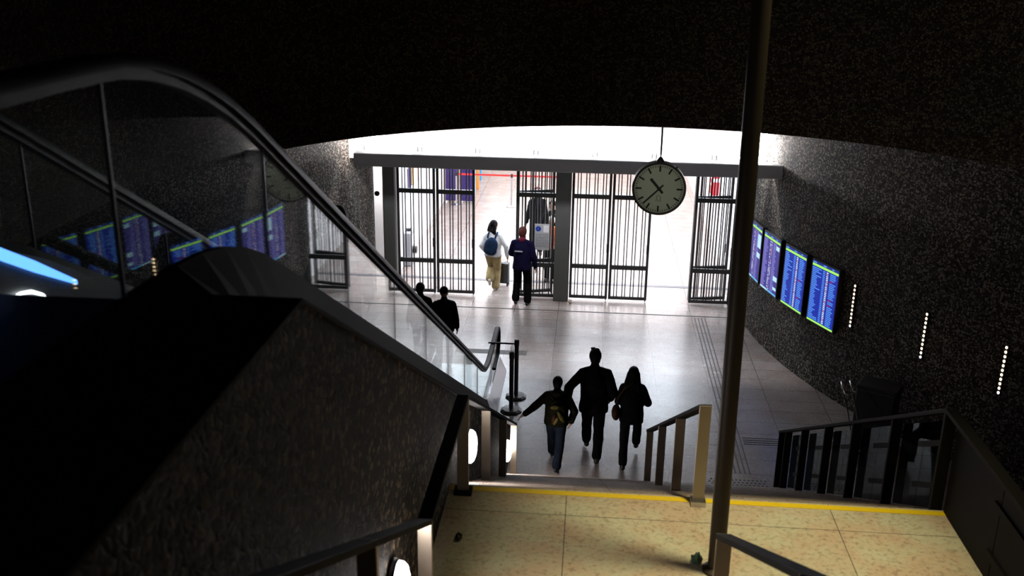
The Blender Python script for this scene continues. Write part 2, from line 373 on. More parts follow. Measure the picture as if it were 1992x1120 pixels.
# escalator
esc = empty('escalator', (EX, 10, 0), 0, 'escalator with glass balustrades and black handrails beside the pebble wall', 'escalator')
def E(p): return (p[0]-EX, p[1]-10, p[2])
YS = [0.2+.25*i for i in range(69)]   # 0.2 .. 17.2
prof = [(-.042, -.02), (-.042, .012), (-.028, .028), (.028, .028), (.042, .012), (.042, -.02)]
for nm, ex in (('near', EX), ('far', EXF)):
    far = ex == EXF
    path = [(ex, y, zh(y)) for y in YS if y < 16.95]
    ce = (ex, 16.9, .71)
    path += [(ex, 16.9+.27*math.sin(a), .71+.27*math.cos(a)) for a in [math.pi*i/14 for i in range(15)]]
    path += [(ex, 16.6, .44), (ex, 16.3, .445)]
    MB().tube([E(p) for p in path], 0, prof=prof).build('handrail', M['rubber'], esc, smooth=True)
    MB().tube([E((p[0], p[1], p[2]-.032)) for p in path if p[1] <= 16.75 and p[2] > .6], 0, prof=[(-.024, -.025), (.024, -.025), (.024, .012), (-.024, .012)]).build('handrail_guide', M['guide'], esc)
    # glass panels
    yj = [.2, 1.65, 3.1, 4.62, 6.14, 7.66, 9.18, 10.7, 12.22, 13.74, 15.85]
    for y0, y1 in zip(yj, yj[1:]):
        ys = [y0+.006+(y1-y0-.012)*i/8 for i in range(9)]
        MB().prism([E((ex-.006, y, zt(y)-.02)) for y in ys]+[E((ex-.006, y, zh(y)-.045)) for y in ys[::-1]], (.012, 0, 0)).build('balustrade_glass', M['glass'], esc)
    for y in yj[1:]:
        MB().box(E((ex-.007, y-.005, zt(y)-.01)), E((ex+.007, y+.005, zh(y)-.05))).build('gasket', M['black'], esc)
    pp = [E((ex-.006, 15.86, .28)), E((ex-.006, 16.95, .28))]+[E((ex-.006, 16.86+.245*math.sin(a), .70+.235*math.cos(a))) for a in [math.pi*i/12 for i in range(12, -1, -1)]]+[E((ex-.006, 15.86, .935))]
    MB().prism(pp, (.012, 0, 0)).build('newel_glass', M['glass'], esc)
    # sloping outer deck: from the glass foot down to the wall cap
    sg = -1 if far else 1
    ox = ex+sg*.15
    rg = []
    for y in [.2]+[3.0+.25*i for i in range(58)]:
        zl = zw(y)+.02 if not far else max(zt(y)-.42, 0)
        rg.append([E((ex-.02*sg, y, zt(y)+.015)), E((ex+.02*sg, y, zt(y)+.015)), E((ox, y, max(min(zl, zt(y)-.05), .0))), E((ox, y, 0.0 if y > 15 else max(zl-.1, 0)-.001)), E((ex-.02*sg, y, max(zt(y)-.45, 0)-.001))])
    MB().rings(rg[:-9]).build('outer_deck', M['deck'], esc); MB().rings(rg[-10:]).build('newel_skirt', M['alu'], esc)
    # inner skirt
    ix = ex-sg*.03
    rg = [[E((ex-.025*sg, y, zt(y)+.012)), E((ix-sg*.07, y, zt(y)-.05)), E((ix-sg*.07, y, max(zt(y)-.5, 0))), E((ex-.025*sg, y, max(zt(y)-.5, 0)))] for y in [.2]+[3.0+.25*i for i in range(58)]]
    MB().rings(rg).build('skirt', M['skirt'], esc)
b = MB(); ys = 3.6; zz = 6.15
k = 0; x0, x1 = EXF+.11, EX-.11
b.box(E((x0, -1.0, 5.9)), E((x1, 3.6, 6.17)))
y, z = 3.6, 6.17
while z > .25:
    b.box(E((x0, y, z-.6 if z > .65 else 0)), E((x1, y+.40, z-.215))); y += .40; z -= .2165
b.build('step_band', M['groove'], esc)
MB().box(E((x0, 15.0, 0)), E((x1, 17.4, .035))).build('comb_plate', M['alu'], esc)
# emissive blue strip along the foot of the far balustrade
MB().prism([E((EXF+.112, y, 6.155-.55*(y-4.16)+dz)) for y, dz in ((3.9, .03), (4.4, .03), (4.76, .012), (4.76, -.012), (4.4, -.03), (3.9, -.035))], (.012, 0, 0)).build('blue_strip', M['blue_glow'], esc)
cr = [(4.186, 5.936), (4.27, 5.926), (4.355, 5.902), (4.438, 5.862), (4.5, 5.818)]
MB().prism([E((-2.672, y, z-.002)) for y, z in cr]+[E((-2.672, y, z+t)) for (y, z), t in list(zip(cr, (.003, .011, .016, .012, .003)))[::-1]], (.008, 0, 0)).build('skirt_crescent', M['led_w'], esc)  # emissive white crescent on the far inner skirt
struct(MB().prism([(EXF-.25, -4, 0), (EXF-.25, -4, 5.9), (EXF-.25, 3.4, 5.9), (EXF-.25, 14.3, 0)], (.08, 0, 0)).build('wall_escalator', M['dark']))

# ------------------------------------------------------------------ handrails of the stairs
PW = .095
def post(root, x, y, z0, z1, m=None, name='post'):
    MB().box((x-PW/2, y-.02, z0), (x+PW/2, y+.02, z1)).build(name, m or M['bronze'], root, bevel=.004)
def zs(Y):
    if Y < LY0: return LZ+(LY0-Y)*RI/TR
    if Y <= LY1: return LZ+.012
    return max(0, LZ-(Y-LY1)*RI/TR-RI)
def rail(root, path, m=None):
    for p, q in zip(path, path[1:]):
        MB().bar(p, q, PW, .035).build('rail_bar', m or M['rail_dark'], root, bevel=.004)
hr = empty('stair_handrail', (0, 0, 0), 0, 'flat bronze handrail on posts along the pebble wall with round lamps', 'handrail')
lp = [(-.955, .3, 4.07+.545*5.15), (-.955, 5.45, 4.07), (-.955, 7.33, 4.07), (-.955, 13.07, .98)]
rail(hr, lp)
for y in (3.9, 5.45, 7.33, 9.16, 11.2, 13.05):
    zt_ = 4.07 if 5.4 <= y <= 7.35 else (4.07+.545*(5.45-y) if y < 5.4 else 4.07-.5383*(y-7.33))
    post(hr, -.955, y, zs(y-.02 if y > 7.4 else y)-.005, zt_+.012)
MB().box((-1.03, 7.28, LZ+.012), (-.88, 7.39, LZ+.05)).build('base_plate', M['rail_dark'], hr)
hc = empty('stair_handrail', (0, 0, 0), 0, 'short bronze handrail down the middle of the lower stairs', 'handrail')
cp_ = [(1.0, 7.36, 4.07), (.995, 12.9, 1.07)]
rail(hc, cp_)
for y in (7.36, 9.07, 11.0, 12.86):
    post(hc, 1.0, y, (LZ+.01 if y < 7.4 else zs(y)-.005), 4.07-.5415*(y-7.36)+.012)
MB().box((.94, 7.30, LZ+.012), (1.06, 7.41, LZ+.06)).build('base_plate', M['alu'], hc)
hu = empty('stair_handrail', (0, 0, 0), 0, 'bronze handrail rising from the landing in front of the round pole', 'handrail')
rail(hu, [(.92, 5.47, 4.07), (.97, 1.4, 4.07+.545*4.07)])
for y in (5.47, 3.4, 1.5): post(hu, .925, y, zs(y)-.005, 4.07+.545*(5.47-y)+.012)
hrr = empty('stair_balustrade', (0, 0, 0), 0, 'dark balustrade with glass panels along the open side of the stairs', 'balustrade')
rr = [(2.96, .3, 4.07+.545*5.15), (2.96, 5.45, 4.07), (2.96, 7.50, 4.07), (2.96, 13.42, .90)]
rail(hrr, rr)
py = [7.5, 8.70, 9.9, 10.97, 12.08, 13.0, 13.4]
zr = lambda y: 4.07 if y <= 7.5 else 4.07-.5355*(y-7.5)
for y in py+[5.45]: post(hrr, 2.96, y, (LZ if y < 7.6 else max(0, zs(y-.02)))-.005, zr(y)+.012, M['rail_dark'])
for (y0, y1) in list(zip(py[:-2], py[1:-1]))+[(5.45, 7.5)]:
    ym = (y0+y1)/2
    for a, c in ((y0+.05, ym-.006), (ym+.006, y1-.05)):
        MB().prism([(3.01, a, zr(a)-.90), (3.01, c, zr(c)-.90), (3.01, c, zr(c)-.07), (3.01, a, zr(a)-.07)], (.012, 0, 0)).build(*(('side_panel', M['rail_dark']) if y0 < 6 else ('glass_panel', M['glass_dark'])), hrr)
    for dz in (-.28, -.68):
        MB().bar((3.0, y0, zr(y0)+dz), (3.0, ym+.08, zr(ym+.08)+dz), .02, .05).build('panel_clamp', M['rail_dark'], hrr)
# round lamps low on the pebble wall
def wall_lamp(y, z, lab):
    r = empty('wall_lamp', (SX0, y, z), 0, lab, 'lamp', 'round lamps low on the stair wall')
    MB().lathe([(.172, 0), (.178, .015), (.172, .03), (.02, .03)], (0, 0, 0), (1, 0, 0), 32).build('back_ring', M['alu'], r, smooth=True)
    MB().lathe([(.168, .03), (.168, .042), (.02, .042)], (0, 0, 0), (1, 0, 0), 32).build('dark_collar', M['black'], r, smooth=True)
    MB().lathe([(.160, .040), (.157, .065), (.138, .088), (.09, .105), (.04, .11), (.001, .111)], (0, 0, 0), (1, 0, 0), 32).build('dome', M['lamp'], r, smooth=True)
wall_lamp(4.95, 3.92, 'round white wall lamp below the rising handrail, highest of the three on the stair wall')
wall_lamp(8.45, 3.03, 'round white wall lamp beside the first post below the landing')
wall_lamp(12.85, .66, 'round white wall lamp low down, half hidden by a rail post')

# pole
pl = empty('support_pole', (1.045, 6.42, LZ+.012), 0, 'tall round dark bronze pole standing on the landing', 'pole')
MB().lathe([(.061, 0), (.061, 8.0)], (0, 0, 0), (0, 0, 1), 32).build('shaft', M['pole'], pl, smooth=True)
MB().lathe([(.10, .0), (.10, .02), (.062, .045)], (0, 0, 0), (0, 0, 1), 32).build('base_ring', M['pole'], pl, smooth=True)

pl.rotation_euler = (0, R_(-.55), 0)

# ------------------------------------------------------------------ cove tubes
for i in range(7):
    t = empty('fluorescent_tube', (-4.55+i*1.16, 19.47, 3.76), 0, None, 'lamp', 'tubes lying in the cove behind the beam')
    t['label'] = 'white fluorescent tube in the bright cove on top of the grey beam'
    MB().cyl((.06, 0, 0), (1.10, 0, 0), .022, 10).build('tube', M['tube'], t, smooth=True)
    for x in (.03, 1.10): MB().box((x, -.03, -.16), (x+.03, .03, .03)).build('end_cap', M['white'], t)
    MB().box((0, -.04, -.2), (1.16, .04, -.16)).build('batten', M['white'], t)

# ------------------------------------------------------------------ gates
def make_leaf():
    r = empty('gate_leaf'); Wd, Z0, Z1 = .885, .05, 3.08
    b = MB()
    b.box((.01, -.025, Z0), (.065, .025, Z1)); b.box((Wd-.065, -.025, Z0), (Wd-.01, .025, Z1))
    b.box((.065, -.024, Z0), (Wd-.065, .024, Z0+.07)); b.box((.065, -.024, Z1-.07), (Wd-.065, .024, Z1))
    fr_ = b.build('frame', M['steel_dark'], r)
    for z in (.76, 2.37): MB().box((.065, -.03, z), (Wd-.065, .03, z+.10)).build('crossbar', M['steel_dark'], r)
    br = None
    for k in range(4):
        for d in (-.032, .032):
            x = .165+.185*k+d
            if br is None: o = br = MB().box((-.011, -.012, Z0+.06), (.011, .012, Z1-.06)).build('bar', M['steel_dark'], r)
            else: o = br.copy(); C.objects.link(o); o.parent = r
            o.location = (x, 0, 0)
    MB().cyl((Wd-.04, 0, .012), (Wd-.04, 0, .5), .012, 8).build('drop_bolt', M['steel_dark'], fr_)
    MB().box((Wd-.07, -.045, 1.15), (Wd-.02, .045, 1.35)).build('lock_box', M['black'], fr_)
    return r
gl = [(-4.29, 21.5, 0, 'closed dark barred gate leaf hung on the column at the left end of the row'),
      (-3.40, 21.5, 0, 'closed dark barred gate leaf ending at the opening the backpack woman walks through'),
      (-1.605, 21.47, 0, 'closed dark barred gate leaf with a notice on it behind the navy guard'),
      (-1.60, 21.62, 17, 'open gate leaf folded back behind the leaf that carries the notice'),
      (-.375, 21.5, 0, 'closed dark barred gate leaf hung on the column beside the navy guard'),
      (.515, 21.5, 0, 'closed dark barred gate leaf below the hanging clock'),
      (2.315, 21.47, 0, 'closed dark barred gate leaf just beside the tall round pole'),
      (2.32, 21.62, 12, 'open gate leaf folded back behind the leaf next to the tall pole')]
proto = make_leaf()
for i, (x, y, a, lab) in enumerate(gl):
    o = proto if i == 0 else copy_tree(proto)
    o.location = (x, y, 0); o.rotation_euler = (0, 0, R_(a)); o.scale.x = {2: 1.13, 6: 1.06}.get(i, 1)
    tag(o, lab, 'gate', 'barred gate leaves across the corridor')
# notice on the gate
nt = empty('notice_board', (-1.005, 21.425, 1.17), 0, 'pale grey notice with a round blue symbol on the barred gate', 'sign')
MB().box((-.165, -.006, 0), (.165, .006, .60)).build('panel', mat('notice_grey', (.42, .43, .44), .5), nt)
M['notice_ink'] = mat('notice_ink', (.10, .10, .11), .6); M['notice_blue'] = mat('notice_blue', (.05, .10, .55), .5); M['notice_white'] = mat('notice_white', (.8, .8, .8), .5)
b = MB(); b.lathe([(.062, 0), (.062, .002), (.046, .002), (.046, 0)], (-.085, -.0065, .49), (0, -1, 0), 24); b.build('symbol_ring', M['notice_blue'], nt)
b = MB(); b.lathe([(.03, 0), (.03, .002)], (-.085, -.0065, .49), (0, -1, 0), 20); b.build('symbol_dot', M['notice_blue'], nt)
b = MB()
for k in range(9):
    z = .36-.036*k; x = -.14
    while x < .13:
        l = random.uniform(.015, .06); b.box((x, -.0085, z), (min(x+l, .14), -.006, z+.011)); x += l+.012
b.build('lettering', M['notice_ink'], nt)
MB().box((.03, -.009, .41), (.15, -.006, .57)).build('white_sheet', M['notice_white'], nt)

# ------------------------------------------------------------------ clock
ck = empty('station_clock', (.915, 12.95, 4.585), R_(-1.5), 'round two-faced station clock hanging from the bulkhead, showing 10:37', 'clock')
CRr = .352
MB().lathe([(CRr-.03, -.07), (CRr, -.075), (CRr, .075), (CRr-.03, .07)], (0, 0, 0), (0, 1, 0), 64, True).build('case', M['steel_dark'], ck, smooth=True)
for s in (-1, 1):
    MB().lathe([(CRr-.028, .062), (CRr-.028, .066), (.001, .066)], (0, 0, 0), (0, s, 0), 64).build('dial', M['clock_face'], ck)
b = MB()
for k in range(60):
    a = R_(6*k); big = k % 5 == 0
    r1, r0, wd = .31, (.228 if big else .286), (.024 if big else .009)
    mt = Matrix.Rotation(a, 4, 'Y')
    b.box((-wd/2, -.0675, r0), (wd/2, -.066, r1), mt)
b.build('minute_marks', M['black'], ck)
am, ah = 37.5*6, 10.625*30
MB().box((-.011, -.076, -.075), (.011, -.073, .285), Matrix.Rotation(R_(am), 4, 'Y')).build('minute_hand', M['black'], ck)
b = MB(); b.prism([(-.016, -.072, -.075), (.016, -.072, -.075), (.019, -.072, .175), (-.019, -.072, .175)], (0, .003, 0))
b.bm.transform(Matrix.Rotation(R_(ah), 4, 'Y')); b.build('hour_hand', M['black'], ck)
MB().lathe([(.026, 0), (.026, .012)], (0, -.066, 0), (0, -1, 0), 20).build('hand_hub', M['black'], ck)
b = MB()
arc = [(.027*math.cos(t), -.0672, -.118+.027*math.sin(t)) for t in [R_(-55+290*i/20) for i in range(21)]]
for p, q in zip(arc, arc[1:]): b.bar(p, q, .005, .002, (0, 1, 0))
for s in (-1, 1): b.box((s*.014, -.0685, -.1425), (s*.032, -.0665, -.138))
b.build('dial_symbol', M['black'], ck)
fc = bpy.data.curves.new('dial_name', 'FONT'); fc.body = 'OMEGA'; fc.size = .024; fc.align_x = 'CENTER'; fc.extrude = .0004
ft = bpy.data.objects.new('dial_lettering_curve', fc); C.objects.link(ft)
dg = bpy.context.evaluated_depsgraph_get(); dg.update()
fm = bpy.data.meshes.new_from_object(ft.evaluated_get(dg)); bpy.data.objects.remove(ft)
fm.materials.clear(); fm.materials.append(M['black'])
fo = bpy.data.objects.new('dial_lettering', fm); C.objects.link(fo); fo.parent = ck; fo.location = (0, -.0672, -.168); fo.rotation_euler = (R_(90), 0, 0)
MB().cyl((0, 0, CRr-.01), (0, 0, .90), .013, 12).build('hanger_rod', M['steel_dark'], ck, smooth=True)
MB().lathe([(.05, 0), (.045, .02), (.02, .06)], (0, 0, CRr-.005), (0, 0, 1), 16).build('rod_collar', M['steel_dark'], ck)
MB().sph((.215, -.04, .283), .014).build('case_latch', M['black'], ck)

# ------------------------------------------------------------------ departure screens on the right wall
M['s_hdr'] = emit('screen_header', (.01, .03, .25), 1.0)
M['s_green'] = emit('screen_green', (.42, .95, .12), 1.0)
M['s_blue'] = emit('screen_blue', (.010, .030, .42), .9)
M['s_purp'] = emit('screen_purple', (.045, .035, .34), .75)
M['s_text'] = emit('screen_text', (.11, .34, .95), 1.0)
M['s_lav'] = emit('screen_lavender', (.30, .28, .85), .75)
M['s_white'] = emit('screen_white', (.8, .9, 1), 1.0)
M['s_orange'] = emit('screen_orange', (.95, .5, .4), .9)
M['s_red'] = emit('screen_red', (.5, .02, .08), .8)
M['s_cyan'] = emit('screen_cyan', (.10, .50, .95), 1.0)
M['s_ice'] = emit('screen_ice', (.50, .80, .95), 1.0)
def wall_frame(Y, off):
    a = math.asin((CY-Y)/RW); n = Vector((-math.cos(a), -math.sin(a)))   # wall point direction from the centre
    p = Vector((CRX, CY))+n*(RW+off); r = Vector((math.sin(a)*-1, math.cos(a)))  # along the wall
    r = -r if r.y > 0 else r
    return p, math.atan2(r.y, r.x)
SW, SH = .76, 1.13
def screen(Y, style, lab):
    p, rz = wall_frame(Y, .0)
    s = empty('departure_screen', (p.x, p.y, 1.255), rz, lab, 'screen', 'departure screens on the pebble wall')
    D = -.10
    MB().box((-SW/2-.02, D, -.02), (SW/2+.02, -.015, SH+.02)).build('housing', M['black'], s, bevel=.006)
    MB().box((-.2, -.02, .3), (.2, .05, .8)).build('bracket', M['black'], s)
    def pan(x0, z0, x1, z1, m, b=None, lvl=1):
        bb = b or MB(); bb.box((-SW/2+x0*SW, D-.002-.0012*lvl, z0*SH), (-SW/2+x1*SW, D-.001, z1*SH))
        return bb if b else bb.build(m, M[m], s)
    bg = 's_blue' if style < 2 else 's_purp'; tx = 's_text' if style < 2 else 's_lav'
    b = MB(); pan(.01, .005, .99, .995, None, b); s = b.build('display', M[bg], s)
    b = MB(); pan(.01, .955, .99, .995, None, b, 2); b.build('header_band', M['s_hdr'], s)
    b = MB(); pan(.01, .915, .99, .952, None, b, 2); b.build('green_band', M['s_green'], s)
    b = MB(); pan(.01, .006, .99 if style < 2 else .45, .036, None, b, 2); b.build('footer_band', M['s_green'] if style < 2 else M['s_ice'], s)
    if style >= 2:
        b = MB(); pan(.45, .006, .99, .036, None, b, 2); b.build('footer_band', M['s_cyan'], s)
    t, wh, og, rd, hd = MB(), MB(), MB(), MB(), MB()
    for x0, x1 in ((.03, .16), (.42, .54), (.75, .82)): pan(x0, .965, x1, .984, None, hd, 3)
    hd.build('header_lettering', M['s_text'], s)
    n = 29 if style < 2 else 34
    for k in range(n):
        z1 = .895-(.855*k/n); h = .855/n*.52; z0 = z1-h
        def words(x0, xe, bb):
            x = x0
            while x < xe:
                l = random.uniform(.02, .06); pan(x, z0, min(x+l, xe), z1, None, bb, 3); x += l+.008
        if style < 2:
            words(.03, .03+random.choice((.14, .18, .2, .24, .34)), t)
            words(.43, .51, t)
            words(.56, .63, random.choice((wh, wh, og, wh)))
            if random.random() < .9: words(.70, .70+random.choice((.17, .2, .22)), t)
            else: words(.70, .82, rd)
        else:
            words(.03, .03+random.choice((.17, .2, .26)), t); words(.40, .45, random.choice((wh, t)))
            words(.49, .53, random.choice((og, wh, t))); words(.60, .60+random.choice((.15, .2)), t)
    t.build('row_lettering', M[tx], s); wh.build('time_lettering', M['s_white'], s); og.build('platform_lettering', M['s_orange'], s)
    if len(rd.bm.verts): rd.build('alert_lettering', M['s_red'], s)
    if style == 2: bl = ((.78, .80, .97, .87), (.75, .26, .98, .34), (.78, .10, .98, .15))
    elif style == 3: bl = ((.72, .62, .97, .86), (.72, .44, .97, .53))
    else: bl = ()
    for a in bl:
        b = MB(); pan(*a, None, b, 4); b.build('info_block', M['s_ice'], s)
screen(17.06, 0, 'blue departure screen closest to the row of dotted lights')
screen(17.94, 1, 'blue departure screen second from the dotted lights')
screen(18.87, 2, 'purplish departure screen with three pale blocks and cyan foot')
screen(19.74, 3, 'narrow purplish departure screen partly hidden behind the tall pole')
# dotted led strips
def led_strip(Y, z, lab):
    p, rz = wall_frame(Y, 0); s = empty('led_strip', (p.x, p.y, z), rz, lab, 'light', 'dotted light strips on the pebble wall')
    s = MB().box((-.028, -.03, 0), (.028, .02, .80)).build('channel', M['black'], s)
    for k in range(11):
        MB().sph((0, -.028, .04+.072*k), (.019, .016, .023), 10).build('led_lens', M['led_w'] if k == 0 else M['led'], s, smooth=True)
led_strip(16.42, 1.46, 'vertical strip of warm dots beside the departure screens')
led_strip(15.12, 1.46, 'vertical strip of warm dots, middle of the three')
led_strip(14.08, 1.36, 'vertical strip of warm dots furthest from the departure screens')

# ------------------------------------------------------------------ floor markings
def tactile(x0, y0, x1, y1, n, lab):
    dx, dy = x1-x0, y1-y0; horiz = abs(dx) > abs(dy)
    b = MB()
    for k in range(n):
        if horiz: yy = y0+(y1-y0)*k/(n-1); b.box((x0, yy-.011, .0), (x1, yy+.011, .004))
        else: xx = x0+(x1-x0)*k/(n-1); b.box((xx-.011, y0, .0), (xx+.011, y1, .004))
    o = b.build('tactile_strip', M['groove']); return tag(o, lab, 'tactile paving', 'dark tactile guide lines in the floor')
tactile(2.40, 13.75, 2.62, 20.62, 4, 'long dark guide lines in the floor leading from gates to stairs')
tactile(2.66, 14.74, 4.3, 14.96, 4, 'short dark guide lines branching off towards the dark glass balustrade')
tactile(-2.5, 18.08, -1.1, 18.26, 5, 'short dark guide lines crossing the foot of the escalator')
b = MB()
for i in range(14):
    for j in range(4):
        x = 1.98+i*.062+(.031 if j % 2 else 0); y = 13.32+j*.075
        b.lathe([(.018, 0), (.016, .005)], (x, y, 0), (0, 0, 1), 8)
tag(b.build('tactile_pad', M['groove']), 'patch of dark dots in the floor at the bottom of the stairs', 'tactile paving')

# ------------------------------------------------------------------ barriers and small things
def stanchion(x, y, lab, belt):
    s = empty('barrier_post', (x, y, 0), 0, lab, 'barrier post', 'black barrier posts at the foot of the escalator')
    MB().lathe([(.19, 0), (.19, .02), (.15, .045), (.04, .055)], (0, 0, 0), (0, 0, 1), 10).build('foot', M['black'], s)
    MB().cyl((0, 0, .05), (0, 0, 1.0), .038).build('shaft', M['black'], s, smooth=True)
    MB().lathe([(.045, .98), (.045, 1.09), (.03, 1.10)], (0, 0, 0), (0, 0, 1), 14).build('belt_head', M['black'], s, smooth=True)
    if belt: MB().box((-.5, -.004, 1.0), (-.04, .004, 1.03)).build('belt', M['black'], s)
    else:
        MB().tube([(-.01, 0, 1.08), (-.015, .01, 1.17), (.0, .02, 1.21), (.015, .02, 1.17), (.012, .01, 1.08)], .006, 6).build('wire_loop', M['chrome'], s)
stanchion(-1.19, 15.55, 'black barrier post with wire loop, its foot towards the stairs', 0)
stanchion(-1.15, 16.12, 'black barrier post with a belt stub beside the escalator end', 1)

bp_ = empty('litter_bin', (4.75, 15.0, 0), R_(-30), 'black box bin against the pebble wall behind the dark balustrade', 'bin')
MB().box((-.3, -.22, 0), (.3, .22, .98)).build('body', M['black'], bp_, bevel=.02)
MB().box((-.31, -.23, .98), (.31, .23, 1.05)).build('lid', M['black'], bp_, bevel=.015)
tr = empty('luggage_trolley', (4.28, 14.75, 0), R_(20), 'chrome tube trolley standing beside the black bin', 'trolley')
for x in (-.14, 0.02): MB().tube([(x, -.3, .35), (x, -.1, .75), (x, .12, 1.08), (x+.04, .2, 1.1)], .014, 8).build('tube_frame', M['chrome'], tr, smooth=True)
MB().box((-.18, -.35, .12), (.1, .3, .16)).build('base', M['chrome'], tr)
for x in (-.16, .08):
    for y in (-.3, .25): MB().cyl((x-.015, y, .06), (x+.015, y, .06), .06, 12).build('wheel', M['black'], tr)
def crumple(name, loc, r, m, lab, cat):
    b = MB(); b.sph((0, 0, r*.55), r, 8)
    for v in b.bm.verts: v.co *= random.uniform(.65, 1.15)
    mz = min(v.co.z for v in b.bm.verts)
    for v in b.bm.verts: v.co.z -= mz
    o = b.build(name, m); o.location = loc; tag(o, lab, cat)
crumple('paper_scrap', (-.33, 21.22, 0), .05, M['paper'], 'crumpled beige paper on the floor by the central gate column', 'litter')
crumple('litter_scrap', (-.90, 6.62, LZ+.012), .035, M['black'], 'small dark crumpled scrap on the landing by the wall', 'litter')
crumple('litter_scrap', (.91, 6.50, LZ+.012), .05, mat('green_scrap', (.06, .12, .09), .6), 'small dark green crumpled scrap at the foot of the round pole', 'litter')
kn = MB().sph((0, 0, 0), .06).build('wall_bell', M['black'], smooth=True); kn.location = (-4.70, 21.36, 2.36); tag(kn, 'small black dome on the edge of the pebble wall by the gate column', 'dome')

# corridor things
def boxthing(name, a, b_, m, lab, cat, bev=.01, group=None):
    o = MB().box(a, b_).build(name, m, bevel=bev); return tag(o, lab, cat, group)
for x0, x1, lab in ((-4.48, -4.12, 'dark indigo panel in the corridor, the one against the white wall'), (-4.02, -3.56, 'dark indigo panel in the corridor, the one beside the cyan column')):
    r = empty('display_panel', ((x0+x1)/2, 30.35, 0), 0, lab, 'panel', 'indigo display panels in the corridor')
    MB().box((-(x1-x0)/2, -.05, .06), ((x1-x0)/2, .05, 2.1)).build('board', M['purple'], r)
    for sx in (-1, 1): MB().box((sx*(x1-x0)/2*.8-.02, -.15, 0), (sx*(x1-x0)/2*.8+.02, .15, .06)).build('foot', M['white'], r)
boxthing('advert_column', (-3.94, 31.0, 0), (-3.66, 31.4, 2.2), M['pale_blue'], 'pale blue column beside the indigo panels in the corridor', 'column')
boxthing('banner_stand', (-3.92, 33.6, 0), (-3.72, 33.7, 2.2), M['cyan'], 'bright cyan upright banner beyond the red belt', 'banner')
boxthing('banner_stand', (-3.74, 32.2, 0), (-3.64, 32.3, 1.9), M['orange_p'], 'thin orange upright banner beyond the red belt', 'banner')
def poster(y0, y1, z0, z1, m, lab):
    r = empty('wall_poster', (-4.545, (y0+y1)/2, z0), 0, lab, 'poster')
    MB().box((-.0, -(y1-y0)/2, 0), (.015, (y1-y0)/2, z1-z0)).build('sheet', m, r)
    MB().box((-.005, -(y1-y0)/2-.02, -.02), (.008, (y1-y0)/2+.02, z1-z0+.02)).build('frame', M['steel_dark'], r)
poster(24.25, 24.65, 1.75, 2.3, M['purple'], 'navy poster on the white corridor wall, closest to the column')
poster(24.78, 24.95, 1.8, 2.6, M['yellow_p'], 'narrow yellow poster on the white corridor wall')
poster(25.05, 25.65, 1.75, 2.6, mat('pink_poster', (.8, .35, .33), .5), 'pink and red poster on the white corridor wall')
poster(28.6, 29.8, 1.35, 2.2, M['pale_blue'], 'pale blue poster on the white corridor wall by the indigo panels')
tm = empty('ticket_machine', (-4.44, 23.75, 0), 0, 'grey ticket machine with black round parts against the corridor wall', 'machine')
MB().box((-.10, -.25, 0), (.08, .25, .86)).build('body', M['grey'], tm, bevel=.03)
MB().lathe([(.0, 0), (.07, .0), (.06, .06)], (-.01, .0, .86), (0, 0, 1), 16).build('dome_top', M['black'], tm)
MB().cyl((.08, .05, .36), (.18, .05, .36), .09, 18).build('wheel_reel', M['black'], tm, smooth=True)
MB().box((.082, -.15, .5), (.09, .15, .75)).build('front_plate', M['white'], tm)
fb = empty('fire_cabinet', (3.44, 26.6, 1.35), 0, 'red cabinet with a white band on the corridor wall beyond the gates', 'cabinet')
MB().box((-.16, -.3, 0), (0, .3, .42)).build('body', M['red'], fb, bevel=.01)
MB().box((-.16, -.3, .52), (0, .3, .68)).build('upper_box', M['red'], fb, bevel=.01)
MB().box((-.15, -.28, .42), (0, .28, .52)).build('white_band', M['white'], fb)
MB().box((-.165, -.05, .26), (-.155, .22, .31)).build('mark', M['white'], fb)
# belt barrier
for x, lab in ((-4.1, 'slim barrier post holding the red belt, near the white wall'), (-2.38, 'slim barrier post holding the red belt, in the open passage'), (-.66, 'slim barrier post holding the red belt, behind the grey column')):
    r = empty('belt_post', (x, 30, 0), 0, lab, 'barrier post', 'slim posts of the red belt barrier')
    MB().lathe([(.16, 0), (.16, .02), (.03, .04)], (0, 0, 0), (0, 0, 1), 16).build('foot', M['alu'], r)
    MB().cyl((0, 0, .03), (0, 0, 1.0), .025).build('shaft', M['alu'], r, smooth=True)
    MB().lathe([(.035, .92), (.035, 1.03)], (0, 0, 0), (0, 0, 1), 14).build('belt_head', M['black'], r, smooth=True)
for x0, x1, lab in ((-4.05, -2.42, 'red belt stretched between the white wall and the slim post'), (-2.34, -.70, 'red belt stretched from the slim post to behind the grey column')):
    boxthing('barrier_belt', (x0, 29.996, .95), (x1, 30.004, 1.005), M['redbelt'], lab, 'belt', 0, 'red barrier belts')

# ------------------------------------------------------------------ people
M['skin'] = cloth('skin', (.45, .27, .20), .55, .08, 20, .05)
M['hair_dark'] = cloth('dark_hair', (.006, .0045, .004), .5, .3, 60, .6)
M['hair_white'] = cloth('white_hair', (.65, .60, .55), .6, .15, 60, .5)
M['hair_brown'] = cloth('brown_hair', (.07, .022, .018), .5, .3, 60, .5)
M['c_black'] = cloth('black_cloth', (.004, .004, .0045)); M['c_char'] = cloth('charcoal_cloth', (.007, .007, .008))
M['c_jeans'] = cloth('dark_jeans', (.013, .018, .030)); M['c_navy'] = cloth('navy_cloth', (.006, .005, .024))
M['c_white'] = cloth('white_cloth', (.72, .72, .73), .8, .12); M['c_khaki'] = cloth('khaki_cloth', (.36, .28, .14), .85, .2)
M['c_olive'] = cloth('olive_cloth', (.009, .0085, .004)); M['c_orange'] = cloth('orange_cloth', (.85, .16, .05), .8, .15)
